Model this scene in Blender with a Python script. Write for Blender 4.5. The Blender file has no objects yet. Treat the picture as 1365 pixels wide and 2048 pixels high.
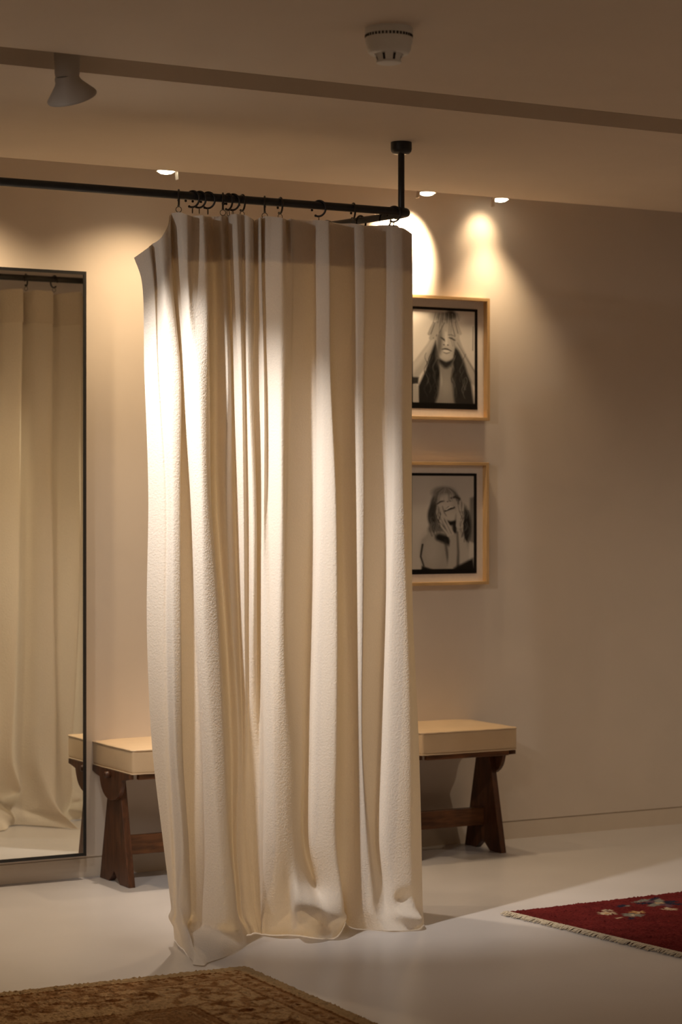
import bpy, bmesh, math, random
import numpy as np
from mathutils import Vector, Matrix
random.seed(7)
PI = math.pi
S = bpy.context.scene
COL = S.collection

# ------------------------------------------------------------------ helpers
def link(name, me, mat=None, parent=None, smooth=False, kind=None):
    if smooth:
        for p in me.polygons: p.use_smooth = True
    if mat:
        for m in (mat if isinstance(mat, (list, tuple)) else [mat]): me.materials.append(m)
    o = bpy.data.objects.new(name, me); COL.objects.link(o)
    if parent: o.parent = parent
    if kind: o['kind'] = kind
    return o

def obj(name, bm, mat, parent=None, smooth=False, kind=None, autosmooth=None):
    me = bpy.data.meshes.new(name)
    bmesh.ops.recalc_face_normals(bm, faces=bm.faces)
    bm.to_mesh(me); bm.free()
    o = link(name, me, mat, parent, smooth, kind)
    if autosmooth: me.set_sharp_from_angle(angle=math.radians(autosmooth))
    return o

def thing(name, label, cat, loc=(0, 0, 0), rz=0, group=None):
    o = bpy.data.objects.new(name, None); COL.objects.link(o)
    o.location = loc; o.rotation_euler = (0, 0, rz); o.empty_display_size = .05
    o['label'] = label; o['category'] = cat
    if group: o['group'] = group
    return o

def box(bm, x0, x1, y0, y1, z0, z1, bevel=0, seg=2):
    r = bmesh.ops.create_cube(bm, size=1)
    for v in r['verts']:
        v.co = Vector((x0 + (v.co.x + .5) * (x1 - x0), y0 + (v.co.y + .5) * (y1 - y0), z0 + (v.co.z + .5) * (z1 - z0)))
    if bevel:
        es = list({e for v in r['verts'] for e in v.link_edges})
        bmesh.ops.bevel(bm, geom=es, offset=bevel, segments=seg, affect='EDGES', profile=.5)

def quad(bm, *pts):
    return bm.faces.new([bm.verts.new(p) for p in pts])

def prism(bm, outline, axis, a, b, bevel=0):
    """outline: list of 2D points; axis 'x': (y,z) swept from x=a to b"""
    def P(p, t):
        return (t, p[0], p[1]) if axis == 'x' else ((p[0], t, p[1]) if axis == 'y' else (p[0], p[1], t))
    v0 = [bm.verts.new(P(p, a)) for p in outline]; v1 = [bm.verts.new(P(p, b)) for p in outline]
    n = len(outline)
    f0 = bm.faces.new(v0); f1 = bm.faces.new(list(reversed(v1)))
    for i in range(n):
        bm.faces.new([v0[i], v1[i], v1[(i + 1) % n], v0[(i + 1) % n]])
    if bevel:
        es = list(f0.edges) + list(f1.edges)
        bmesh.ops.bevel(bm, geom=es, offset=bevel, segments=2, affect='EDGES', profile=.5)

def lathe(bm, prof, seg=40, mat=None, cap0=True, cap1=True):
    rings = []
    for r, z in prof:
        rings.append([bm.verts.new((r * math.cos(2 * PI * k / seg), r * math.sin(2 * PI * k / seg), z)) for k in range(seg)])
    for a, b in zip(rings, rings[1:]):
        for k in range(seg):
            bm.faces.new([a[k], a[(k + 1) % seg], b[(k + 1) % seg], b[k]])
    if cap0: bm.faces.new(rings[0])
    if cap1: bm.faces.new(rings[-1])
    if mat is not None:
        for ring in rings:
            for v in ring: v.co = mat @ v.co

def tube(bm, pts, r, seg=12, closed=False, caps=True):
    pts = [Vector(p) for p in pts]; n = len(pts)
    rings = []; up = None
    for i, p in enumerate(pts):
        if closed: t = pts[(i + 1) % n] - pts[i - 1]
        else: t = pts[min(i + 1, n - 1)] - pts[max(i - 1, 0)]
        t.normalize()
        if up is None:
            up = Vector((0, 0, 1)) if abs(t.z) < .9 else Vector((1, 0, 0))
        up = (up - t * up.dot(t)).normalized(); sd = t.cross(up)
        rr = r[i] if isinstance(r, (list, tuple)) else r
        rings.append([bm.verts.new(p + up * (rr * math.cos(2 * PI * k / seg)) + sd * (rr * math.sin(2 * PI * k / seg))) for k in range(seg)])
    prs = list(zip(rings, rings[1:])) + ([(rings[-1], rings[0])] if closed else [])
    for a, b in prs:
        for k in range(seg):
            bm.faces.new([a[k], a[(k + 1) % seg], b[(k + 1) % seg], b[k]])
    if caps and not closed:
        bm.faces.new(rings[0]); bm.faces.new(rings[-1])

# ------------------------------------------------------------------ materials
def mat(name):
    m = bpy.data.materials.new(name); m.use_nodes = True
    nt = m.node_tree; nt.nodes.clear()
    out = nt.nodes.new('ShaderNodeOutputMaterial')
    return m, nt, out

def nd(nt, typ, **kw):
    n = nt.nodes.new(typ)
    for k, v in kw.items():
        if hasattr(n, k) and not k.startswith('in_'): setattr(n, k, v)
        else: n.inputs[k.replace('in_', '').replace('_', ' ')].default_value = v
    return n

def principled(name, color, rough=.5, metal=0, spec=.5, noise=None, bump=None, rvar=0):
    """noise=(scale, amount, stretch) colour variation; bump=(scale,strength)"""
    m, nt, out = mat(name)
    b = nt.nodes.new('ShaderNodeBsdfPrincipled')
    b.inputs['Base Color'].default_value = (*color, 1); b.inputs['Roughness'].default_value = rough
    b.inputs['Metallic'].default_value = metal; b.inputs['Specular IOR Level'].default_value = spec
    nt.links.new(b.outputs[0], out.inputs[0])
    tc = nt.nodes.new('ShaderNodeTexCoord')
    if noise:
        mp = nt.nodes.new('ShaderNodeMapping'); mp.inputs['Scale'].default_value = noise[2]
        nt.links.new(tc.outputs['Object'], mp.inputs[0])
        n = nt.nodes.new('ShaderNodeTexNoise'); n.inputs['Scale'].default_value = noise[0]; n.inputs['Detail'].default_value = 6
        n.inputs['Distortion'].default_value = .6
        nt.links.new(mp.outputs[0], n.inputs['Vector'])
        r = nt.nodes.new('ShaderNodeValToRGB')
        lo = tuple(max(0, c * (1 - noise[1])) for c in color); hi = tuple(min(1, c * (1 + noise[1])) for c in color)
        r.color_ramp.elements[0].color = (*lo, 1); r.color_ramp.elements[1].color = (*hi, 1)
        r.color_ramp.elements[0].position = .3; r.color_ramp.elements[1].position = .7
        nt.links.new(n.outputs['Fac'], r.inputs[0]); nt.links.new(r.outputs[0], b.inputs['Base Color'])
        if rvar:
            mr = nt.nodes.new('ShaderNodeMapRange'); mr.inputs['To Min'].default_value = rough - rvar; mr.inputs['To Max'].default_value = rough + rvar
            nt.links.new(n.outputs['Fac'], mr.inputs[0]); nt.links.new(mr.outputs[0], b.inputs['Roughness'])
    if bump:
        n2 = nt.nodes.new('ShaderNodeTexNoise'); n2.inputs['Scale'].default_value = bump[0]; n2.inputs['Detail'].default_value = 3
        nt.links.new(tc.outputs['Object'], n2.inputs['Vector'])
        bp = nt.nodes.new('ShaderNodeBump'); bp.inputs['Strength'].default_value = bump[1]; bp.inputs['Distance'].default_value = .002
        nt.links.new(n2.outputs['Fac'], bp.inputs['Height']); nt.links.new(bp.outputs[0], b.inputs['Normal'])
    return m

def vcol_mat(name, rough=.6, spec=.3, bump=None, attr='tone'):
    m, nt, out = mat(name)
    b = nt.nodes.new('ShaderNodeBsdfPrincipled'); b.inputs['Roughness'].default_value = rough; b.inputs['Specular IOR Level'].default_value = spec
    a = nt.nodes.new('ShaderNodeAttribute'); a.attribute_name = attr
    nt.links.new(a.outputs['Color'], b.inputs['Base Color']); nt.links.new(b.outputs[0], out.inputs[0])
    if bump:
        tc = nt.nodes.new('ShaderNodeTexCoord')
        n2 = nt.nodes.new('ShaderNodeTexNoise'); n2.inputs['Scale'].default_value = bump[0]
        nt.links.new(tc.outputs['Object'], n2.inputs['Vector'])
        bp = nt.nodes.new('ShaderNodeBump'); bp.inputs['Strength'].default_value = bump[1]; bp.inputs['Distance'].default_value = .004
        nt.links.new(n2.outputs['Fac'], bp.inputs['Height']); nt.links.new(bp.outputs[0], b.inputs['Normal'])
    return m

def emis(name, color, strength):
    m, nt, out = mat(name)
    e = nt.nodes.new('ShaderNodeEmission'); e.inputs[0].default_value = (*color, 1); e.inputs[1].default_value = strength
    nt.links.new(e.outputs[0], out.inputs[0]); return m

M_wall = principled('wall_paint', (.72, .635, .55), .75, spec=.25, noise=(3, .03, (1, 1, 1)), bump=(90, .06))
M_ceil = principled('ceiling_paint', (.70, .60, .49), .8, spec=.2, noise=(2, .03, (1, 1, 1)), bump=(60, .05))
M_base = principled('baseboard_paint', (.70, .61, .51), .55, spec=.3, noise=(6, .03, (1, 1, 1)))
M_floor = principled('resin_floor', (.505, .485, .485), .30, spec=.45, noise=(2.2, .05, (1, 1, 1)), bump=(18, .02), rvar=.05)
M_black = principled('black_steel', (.012, .012, .013), .42, metal=.0, spec=.5, noise=(40, .2, (1, 1, 1)))
M_ring = principled('dark_iron', (.018, .013, .010), .35, metal=.3, spec=.5)
M_eye = principled('dark_wire', (.10, .08, .055), .35, metal=.8)
M_white = principled('white_plastic', (.72, .70, .66), .45, spec=.4, noise=(20, .03, (1, 1, 1)))
M_slotdark = principled('dark_slot', (.03, .022, .016), .7)
M_lampwhite = principled('white_lamp_enamel', (.40, .36, .32), .5, spec=.4)
M_oak = principled('pale_oak', (.56, .36, .17), .45, spec=.35, noise=(6, .22, (12, 12, 1.2)))
M_oakh = principled('pale_oak_rail', (.56, .36, .17), .45, spec=.35, noise=(6, .22, (1.2, 12, 12)))
M_teak = principled('dark_teak', (.075, .028, .012), .42, spec=.4, noise=(7, .5, (9, 9, 1.4)), bump=(80, .1))
M_teakh = principled('dark_teak_rail', (.12, .046, .016), .42, spec=.4, noise=(7, .5, (1.4, 9, 9)), bump=(80, .1))
M_leather = principled('cream_leather', (.60, .45, .29), .40, spec=.4, noise=(5, .07, (1, 1, 1)), bump=(120, .12))
M_pipe = principled('leather_piping', (.60, .46, .31), .4, spec=.45)
M_mat = principled('mat_board', (.80, .73, .68), .85, spec=.1, noise=(60, .03, (1, 1, 1)))
M_lens = emis('lamp_lens', (1, .86, .62), 14)
M_trim = principled('satin_nickel', (.55, .50, .44), .3, metal=.7)

def mirror_mat():
    m, nt, out = mat('mirror_glass')
    g = nt.nodes.new('ShaderNodeBsdfGlossy'); g.inputs['Color'].default_value = (.84, .83, .75, 1); g.inputs['Roughness'].default_value = 0.004
    nt.links.new(g.outputs[0], out.inputs[0]); return m
M_mirror = mirror_mat()

def glazing_mat():
    m, nt, out = mat('picture_glazing')
    t = nt.nodes.new('ShaderNodeBsdfTransparent'); t.inputs[0].default_value = (.97, .97, .96, 1)
    g = nt.nodes.new('ShaderNodeBsdfGlossy'); g.inputs['Roughness'].default_value = .02
    mx = nt.nodes.new('ShaderNodeMixShader')
    mx.inputs[0].default_value = .022; nt.links.new(t.outputs[0], mx.inputs[1]); nt.links.new(g.outputs[0], mx.inputs[2])
    nt.links.new(mx.outputs[0], out.inputs[0]); return m
M_glaze = glazing_mat()

def fabric(name, col, tcol, fac):
    m, nt, out = mat(name)
    d = nt.nodes.new('ShaderNodeBsdfDiffuse'); d.inputs['Roughness'].default_value = .6
    t = nt.nodes.new('ShaderNodeBsdfTranslucent'); t.inputs[0].default_value = (*tcol, 1)
    mx = nt.nodes.new('ShaderNodeMixShader'); mx.inputs[0].default_value = fac
    tc = nt.nodes.new('ShaderNodeTexCoord')
    n = nt.nodes.new('ShaderNodeTexNoise'); n.inputs['Scale'].default_value = 260; n.inputs['Detail'].default_value = 4
    nt.links.new(tc.outputs['Object'], n.inputs['Vector'])
    r = nt.nodes.new('ShaderNodeValToRGB')
    r.color_ramp.elements[0].position = .3; r.color_ramp.elements[1].position = .7
    r.color_ramp.elements[0].color = (*[c * .93 for c in col], 1); r.color_ramp.elements[1].color = (*col, 1)
    nt.links.new(n.outputs['Fac'], r.inputs[0]); nt.links.new(r.outputs[0], d.inputs[0])
    bp = nt.nodes.new('ShaderNodeBump'); bp.inputs['Strength'].default_value = .5; bp.inputs['Distance'].default_value = .004
    n3 = nt.nodes.new('ShaderNodeTexNoise'); n3.inputs['Scale'].default_value = 170; n3.inputs['Detail'].default_value = 3
    nt.links.new(tc.outputs['Object'], n3.inputs['Vector'])
    nt.links.new(n3.outputs['Fac'], bp.inputs['Height'])
    nt.links.new(bp.outputs[0], d.inputs['Normal'])
    nt.links.new(d.outputs[0], mx.inputs[1]); nt.links.new(t.outputs[0], mx.inputs[2]); nt.links.new(mx.outputs[0], out.inputs[0])
    return m
M_curtain = fabric('wool_curtain', (.85, .805, .75), (.84, .69, .46), .34)
M_tape = fabric('heading_band', (.80, .74, .66), (.70, .52, .30), .22)

# ------------------------------------------------------------------ room shell
ZC = 2.505            # ceiling height
XL, XR, YN, YW = -2.6, 8.6, -9.4, 0.0
bm = bmesh.new(); quad(bm, (XL, YN, 0), (XR, YN, 0), (XR, YW + .02, 0), (XL, YW + .02, 0)); obj('floor', bm, M_floor, kind='structure')
# wall behind the curtain, with the recessed shadow line over the skirting
bm = bmesh.new()
box(bm, XL, XR, 0, .12, .073, 2.74)
box(bm, XL, XR, .006, .12, .0, .073)
obj('wall_back', bm, M_wall, kind='structure')
bm = bmesh.new(); box(bm, XL, XR, 0, .006, 0, .0675); obj('baseboard_back', bm, M_base, kind='structure')
bm = bmesh.new(); box(bm, XL - .12, XL, YN, YW + .12, 0, 2.74); obj('wall_left', bm, M_wall, kind='structure')
bm = bmesh.new(); box(bm, XR, XR + .12, YN, YW + .12, 0, 2.74); obj('wall_right', bm, M_wall, kind='structure')
bm = bmesh.new(); box(bm, XL, XR, YN - .12, YN, 0, 2.74); obj('wall_front', bm, M_wall, kind='structure')
# ceiling: slab pieces leave a track trough and a lighting slot along the wall
TN, TF = -2.095, -1.885    # trough near / far edges
SE = -.41                  # edge of the wall slot
bm = bmesh.new()
box(bm, XL, XR, YN, TN, ZC, 2.74)
box(bm, XL, XR, TF, SE, ZC, 2.74)
box(bm, XL, XR, TN - .01, TF + .01, 2.60, 2.74)
box(bm, XL, XR, SE - .01, YW, 2.64, 2.74)
obj('ceiling', bm, M_ceil, kind='structure')

# ------------------------------------------------------------------ curtain
CURTAIN_NET = [
 [(2.660,-1.330,2.084), (2.697,-1.363,2.115), (2.722,-1.330,2.128), (2.716,-1.401,2.137), (2.745,-1.391,2.177), (2.780,-1.330,2.224), (2.779,-1.350,2.223), (2.776,-1.405,2.218), (2.798,-1.415,2.211), (2.840,-1.365,2.216), (2.858,-1.401,2.216), (2.910,-1.295,2.228), (2.949,-1.268,2.233), (2.956,-1.310,2.230), (2.994,-1.280,2.239), (2.988,-1.320,2.235), (2.992,-1.353,2.233), (3.025,-1.325,2.237), (3.030,-1.353,2.229), (3.045,-1.350,2.223), (3.075,-1.305,2.225), (3.078,-1.320,2.227), (3.070,-1.365,2.228), (3.098,-1.320,2.231), (3.093,-1.355,2.233), (3.106,-1.365,2.231), (3.121,-1.400,2.224), (3.170,-1.340,2.228), (3.161,-1.380,2.227), (3.206,-1.335,2.232), (3.281,-1.320,2.237), (3.274,-1.372,2.230), (3.291,-1.396,2.227), (3.333,-1.320,2.235), (3.377,-1.309,2.233), (3.411,-1.320,2.234), (3.409,-1.358,2.228), (3.436,-1.363,2.224), (3.458,-1.330,2.228), (3.541,-1.320,2.236), (3.537,-1.368,2.228), (3.565,-1.377,2.224), (3.613,-1.339,2.219), (3.649,-1.299,2.217), (3.639,-1.250,2.237), (3.653,-1.195,2.257), (3.604,-1.156,2.257), (3.633,-1.097,2.257), (3.584,-1.058,2.257), (3.603,-1.001,2.257)],
 [(2.684,-1.330,2.018), (2.709,-1.365,2.016), (2.727,-1.340,2.020), (2.724,-1.405,2.014), (2.748,-1.395,2.016), (2.794,-1.320,2.025), (2.789,-1.350,2.022), (2.787,-1.410,2.016), (2.796,-1.420,2.016), (2.826,-1.395,2.020), (2.869,-1.405,2.021), (2.923,-1.285,2.034), (2.970,-1.245,2.040), (2.961,-1.320,2.033), (3.008,-1.270,2.040), (2.992,-1.320,2.034), (2.998,-1.355,2.032), (3.030,-1.325,2.036), (3.032,-1.355,2.033), (3.050,-1.350,2.035), (3.078,-1.305,2.040), (3.078,-1.320,2.039), (3.070,-1.365,2.034), (3.090,-1.340,2.037), (3.091,-1.355,2.036), (3.098,-1.368,2.035), (3.121,-1.400,2.034), (3.147,-1.390,2.036), (3.165,-1.385,2.037), (3.202,-1.335,2.044), (3.280,-1.320,2.049), (3.273,-1.375,2.043), (3.293,-1.400,2.042), (3.333,-1.320,2.051), (3.383,-1.305,2.055), (3.413,-1.320,2.055), (3.410,-1.360,2.052), (3.438,-1.365,2.053), (3.460,-1.330,2.057), (3.543,-1.320,2.062), (3.539,-1.370,2.057), (3.565,-1.380,2.057), (3.615,-1.340,2.064), (3.652,-1.290,2.070), (3.642,-1.241,2.070), (3.659,-1.185,2.070), (3.606,-1.147,2.070), (3.639,-1.087,2.070), (3.586,-1.049,2.070), (3.608,-0.992,2.070)],
 [(2.690,-1.331,1.734), (2.716,-1.370,1.732), (2.727,-1.365,1.733), (2.736,-1.413,1.731), (2.777,-1.402,1.733), (2.822,-1.310,1.739), (2.816,-1.335,1.737), (2.796,-1.395,1.733), (2.797,-1.435,1.731), (2.817,-1.445,1.731), (2.870,-1.413,1.735), (2.928,-1.282,1.743), (2.979,-1.237,1.747), (2.973,-1.320,1.742), (3.025,-1.260,1.747), (3.000,-1.320,1.743), (3.005,-1.358,1.741), (3.035,-1.325,1.744), (3.031,-1.358,1.742), (3.047,-1.353,1.743), (3.079,-1.300,1.746), (3.085,-1.320,1.745), (3.072,-1.368,1.743), (3.086,-1.355,1.744), (3.091,-1.358,1.744), (3.101,-1.375,1.743), (3.116,-1.410,1.742), (3.136,-1.405,1.743), (3.159,-1.390,1.744), (3.194,-1.335,1.748), (3.274,-1.320,1.751), (3.270,-1.381,1.748), (3.290,-1.408,1.747), (3.335,-1.320,1.753), (3.388,-1.304,1.755), (3.411,-1.320,1.755), (3.410,-1.364,1.752), (3.430,-1.370,1.753), (3.456,-1.331,1.755), (3.543,-1.320,1.759), (3.540,-1.375,1.756), (3.563,-1.386,1.756), (3.613,-1.342,1.759), (3.650,-1.287,1.763), (3.640,-1.238,1.763), (3.660,-1.181,1.763), (3.602,-1.145,1.763), (3.640,-1.083,1.763), (3.582,-1.047,1.763), (3.608,-0.988,1.763)],
 [(2.705,-1.332,1.359), (2.736,-1.374,1.359), (2.744,-1.380,1.359), (2.745,-1.422,1.359), (2.774,-1.410,1.359), (2.818,-1.305,1.359), (2.848,-1.320,1.359), (2.823,-1.390,1.359), (2.813,-1.435,1.359), (2.824,-1.450,1.359), (2.866,-1.422,1.359), (2.930,-1.278,1.359), (2.988,-1.230,1.359), (2.974,-1.320,1.359), (3.035,-1.260,1.359), (3.016,-1.320,1.359), (3.011,-1.360,1.359), (3.038,-1.326,1.359), (3.037,-1.362,1.359), (3.056,-1.356,1.359), (3.090,-1.295,1.359), (3.090,-1.320,1.359), (3.075,-1.372,1.359), (3.084,-1.365,1.359), (3.092,-1.367,1.359), (3.100,-1.385,1.359), (3.109,-1.420,1.359), (3.128,-1.410,1.359), (3.145,-1.400,1.359), (3.182,-1.340,1.359), (3.269,-1.320,1.359), (3.267,-1.386,1.359), (3.302,-1.416,1.359), (3.349,-1.320,1.359), (3.396,-1.302,1.359), (3.415,-1.320,1.359), (3.409,-1.368,1.359), (3.427,-1.374,1.359), (3.453,-1.332,1.360), (3.539,-1.320,1.360), (3.530,-1.380,1.359), (3.563,-1.392,1.360), (3.614,-1.344,1.360), (3.661,-1.284,1.360), (3.651,-1.235,1.360), (3.674,-1.177,1.360), (3.612,-1.142,1.360), (3.654,-1.079,1.360), (3.592,-1.044,1.360), (3.621,-0.985,1.360)],
 [(2.704,-1.333,0.984), (2.735,-1.376,0.985), (2.744,-1.380,0.985), (2.744,-1.426,0.987), (2.772,-1.414,0.986), (2.816,-1.310,0.980), (2.861,-1.320,0.979), (2.839,-1.385,0.983), (2.829,-1.430,0.985), (2.837,-1.450,0.986), (2.894,-1.426,0.983), (2.962,-1.276,0.974), (3.017,-1.226,0.970), (3.003,-1.300,0.974), (3.043,-1.265,0.972), (3.036,-1.300,0.973), (3.031,-1.330,0.975), (3.052,-1.310,0.973), (3.045,-1.350,0.976), (3.062,-1.340,0.975), (3.095,-1.290,0.971), (3.095,-1.310,0.972), (3.078,-1.370,0.976), (3.079,-1.382,0.976), (3.086,-1.392,0.977), (3.092,-1.407,0.977), (3.100,-1.420,0.977), (3.117,-1.415,0.977), (3.135,-1.400,0.976), (3.169,-1.355,0.972), (3.262,-1.320,0.968), (3.262,-1.389,0.972), (3.303,-1.420,0.972), (3.353,-1.320,0.966), (3.402,-1.301,0.964), (3.418,-1.320,0.964), (3.410,-1.370,0.967), (3.423,-1.376,0.967), (3.451,-1.333,0.964), (3.532,-1.320,0.961), (3.517,-1.383,0.964), (3.572,-1.395,0.963), (3.621,-1.345,0.960), (3.666,-1.282,0.955), (3.656,-1.233,0.955), (3.682,-1.175,0.955), (3.615,-1.141,0.955), (3.662,-1.077,0.955), (3.595,-1.043,0.955), (3.628,-0.983,0.955)],
 [(2.719,-1.333,0.608), (2.739,-1.378,0.612), (2.752,-1.380,0.611), (2.751,-1.431,0.616), (2.780,-1.417,0.613), (2.816,-1.330,0.603), (2.870,-1.340,0.601), (2.856,-1.390,0.606), (2.854,-1.430,0.610), (2.867,-1.450,0.612), (2.913,-1.431,0.607), (2.985,-1.274,0.588), (3.036,-1.223,0.580), (3.037,-1.270,0.585), (3.056,-1.260,0.583), (3.060,-1.270,0.583), (3.067,-1.275,0.583), (3.078,-1.275,0.583), (3.086,-1.280,0.583), (3.094,-1.280,0.582), (3.103,-1.280,0.582), (3.102,-1.300,0.584), (3.080,-1.370,0.592), (3.078,-1.390,0.594), (3.081,-1.405,0.595), (3.088,-1.420,0.596), (3.101,-1.428,0.597), (3.120,-1.425,0.595), (3.145,-1.410,0.592), (3.196,-1.370,0.586), (3.249,-1.320,0.578), (3.250,-1.391,0.585), (3.299,-1.424,0.585), (3.351,-1.320,0.572), (3.404,-1.301,0.567), (3.424,-1.320,0.568), (3.409,-1.372,0.574), (3.419,-1.378,0.574), (3.451,-1.333,0.568), (3.517,-1.320,0.563), (3.514,-1.385,0.570), (3.576,-1.398,0.568), (3.632,-1.346,0.559), (3.680,-1.281,0.550), (3.670,-1.232,0.550), (3.699,-1.173,0.550), (3.627,-1.140,0.550), (3.679,-1.075,0.550), (3.607,-1.042,0.550), (3.643,-0.981,0.550)],
 [(2.753,-1.333,0.320), (2.755,-1.381,0.327), (2.768,-1.380,0.326), (2.772,-1.435,0.333), (2.802,-1.421,0.329), (2.830,-1.350,0.317), (2.866,-1.370,0.317), (2.861,-1.400,0.321), (2.870,-1.430,0.325), (2.887,-1.450,0.326), (2.925,-1.435,0.321), (2.998,-1.273,0.293), (3.045,-1.219,0.283), (3.040,-1.260,0.289), (3.054,-1.260,0.287), (3.065,-1.260,0.287), (3.072,-1.262,0.286), (3.080,-1.264,0.286), (3.088,-1.265,0.286), (3.097,-1.265,0.285), (3.103,-1.270,0.285), (3.100,-1.290,0.288), (3.074,-1.370,0.301), (3.072,-1.395,0.304), (3.078,-1.410,0.306), (3.089,-1.425,0.307), (3.106,-1.432,0.307), (3.126,-1.430,0.305), (3.151,-1.415,0.301), (3.193,-1.375,0.293), (3.239,-1.320,0.282), (3.241,-1.394,0.292), (3.298,-1.428,0.292), (3.353,-1.320,0.273), (3.406,-1.300,0.266), (3.427,-1.320,0.267), (3.417,-1.374,0.275), (3.433,-1.381,0.275), (3.476,-1.333,0.265), (3.502,-1.320,0.262), (3.505,-1.388,0.271), (3.582,-1.401,0.267), (3.642,-1.347,0.255), (3.693,-1.279,0.242), (3.683,-1.230,0.242), (3.714,-1.170,0.242), (3.638,-1.139,0.242), (3.694,-1.072,0.242), (3.618,-1.041,0.242), (3.657,-0.979,0.242)],
 [(2.777,-1.320,0.189), (2.765,-1.374,0.197), (2.775,-1.377,0.195), (2.768,-1.431,0.203), (2.800,-1.431,0.191), (2.831,-1.372,0.175), (2.856,-1.390,0.176), (2.865,-1.414,0.181), (2.879,-1.438,0.186), (2.902,-1.451,0.189), (2.945,-1.429,0.188), (3.016,-1.275,0.158), (3.056,-1.223,0.147), (3.055,-1.256,0.152), (3.069,-1.254,0.150), (3.080,-1.253,0.149), (3.087,-1.255,0.149), (3.093,-1.257,0.149), (3.099,-1.258,0.148), (3.106,-1.260,0.148), (3.110,-1.264,0.148), (3.108,-1.280,0.152), (3.083,-1.345,0.167), (3.083,-1.365,0.171), (3.089,-1.380,0.174), (3.103,-1.394,0.175), (3.130,-1.402,0.174), (3.148,-1.404,0.173), (3.158,-1.421,0.191), (3.211,-1.381,0.178), (3.273,-1.326,0.157), (3.273,-1.400,0.158), (3.314,-1.434,0.153), (3.390,-1.289,0.152), (3.413,-1.292,0.144), (3.430,-1.320,0.139), (3.426,-1.369,0.145), (3.446,-1.381,0.144), (3.485,-1.349,0.135), (3.512,-1.342,0.136), (3.522,-1.398,0.148), (3.584,-1.408,0.159), (3.639,-1.358,0.132), (3.687,-1.296,0.122), (3.677,-1.247,0.122), (3.712,-1.186,0.122), (3.630,-1.156,0.122), (3.692,-1.088,0.122), (3.610,-1.058,0.122), (3.654,-0.995,0.122)],
 [(2.795,-1.304,0.107), (2.773,-1.365,0.116), (2.780,-1.373,0.115), (2.766,-1.427,0.124), (2.797,-1.442,0.109), (2.826,-1.398,0.091), (2.845,-1.414,0.092), (2.863,-1.430,0.097), (2.882,-1.447,0.101), (2.911,-1.453,0.106), (2.959,-1.423,0.105), (3.026,-1.279,0.076), (3.061,-1.229,0.064), (3.065,-1.252,0.068), (3.080,-1.247,0.065), (3.092,-1.245,0.064), (3.098,-1.246,0.064), (3.104,-1.248,0.063), (3.108,-1.249,0.063), (3.113,-1.254,0.064), (3.117,-1.257,0.064), (3.117,-1.267,0.067), (3.096,-1.314,0.081), (3.099,-1.329,0.085), (3.106,-1.343,0.088), (3.121,-1.356,0.089), (3.155,-1.365,0.087), (3.170,-1.373,0.089), (3.138,-1.470,0.133), (3.176,-1.470,0.125), (3.226,-1.455,0.106), (3.256,-1.470,0.091), (3.319,-1.445,0.070), (3.423,-1.250,0.073), (3.420,-1.282,0.069), (3.431,-1.319,0.061), (3.434,-1.362,0.065), (3.453,-1.382,0.063), (3.486,-1.368,0.058), (3.511,-1.369,0.062), (3.528,-1.410,0.075), (3.582,-1.415,0.095), (3.633,-1.371,0.059), (3.678,-1.316,0.051), (3.668,-1.267,0.051), (3.705,-1.206,0.051), (3.619,-1.177,0.051), (3.685,-1.108,0.051), (3.599,-1.079,0.051), (3.646,-1.015,0.051)],
 [(2.825,-1.251,0.056), (2.797,-1.338,0.060), (2.796,-1.361,0.060), (2.782,-1.413,0.064), (2.778,-1.480,0.056), (2.787,-1.483,0.047), (2.808,-1.493,0.047), (2.844,-1.484,0.050), (2.877,-1.477,0.052), (2.919,-1.458,0.055), (2.985,-1.402,0.055), (3.039,-1.289,0.040), (3.075,-1.234,0.034), (3.082,-1.248,0.036), (3.096,-1.240,0.035), (3.106,-1.237,0.034), (3.110,-1.238,0.034), (3.115,-1.240,0.034), (3.118,-1.241,0.034), (3.120,-1.248,0.034), (3.123,-1.250,0.034), (3.124,-1.255,0.036), (3.110,-1.287,0.043), (3.116,-1.296,0.045), (3.123,-1.310,0.046), (3.141,-1.322,0.047), (3.175,-1.332,0.046), (3.190,-1.344,0.046), (3.169,-1.425,0.074), (3.211,-1.415,0.061), (3.266,-1.390,0.041), (3.284,-1.425,0.040), (3.337,-1.420,0.053), (3.448,-1.215,0.039), (3.427,-1.273,0.036), (3.431,-1.319,0.032), (3.444,-1.356,0.034), (3.467,-1.383,0.033), (3.491,-1.385,0.031), (3.517,-1.393,0.033), (3.540,-1.422,0.039), (3.589,-1.423,0.049), (3.633,-1.382,0.031), (3.669,-1.335,0.027), (3.659,-1.286,0.027), (3.700,-1.223,0.027), (3.609,-1.196,0.027), (3.680,-1.125,0.027), (3.589,-1.098,0.027), (3.640,-1.033,0.027)],
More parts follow.
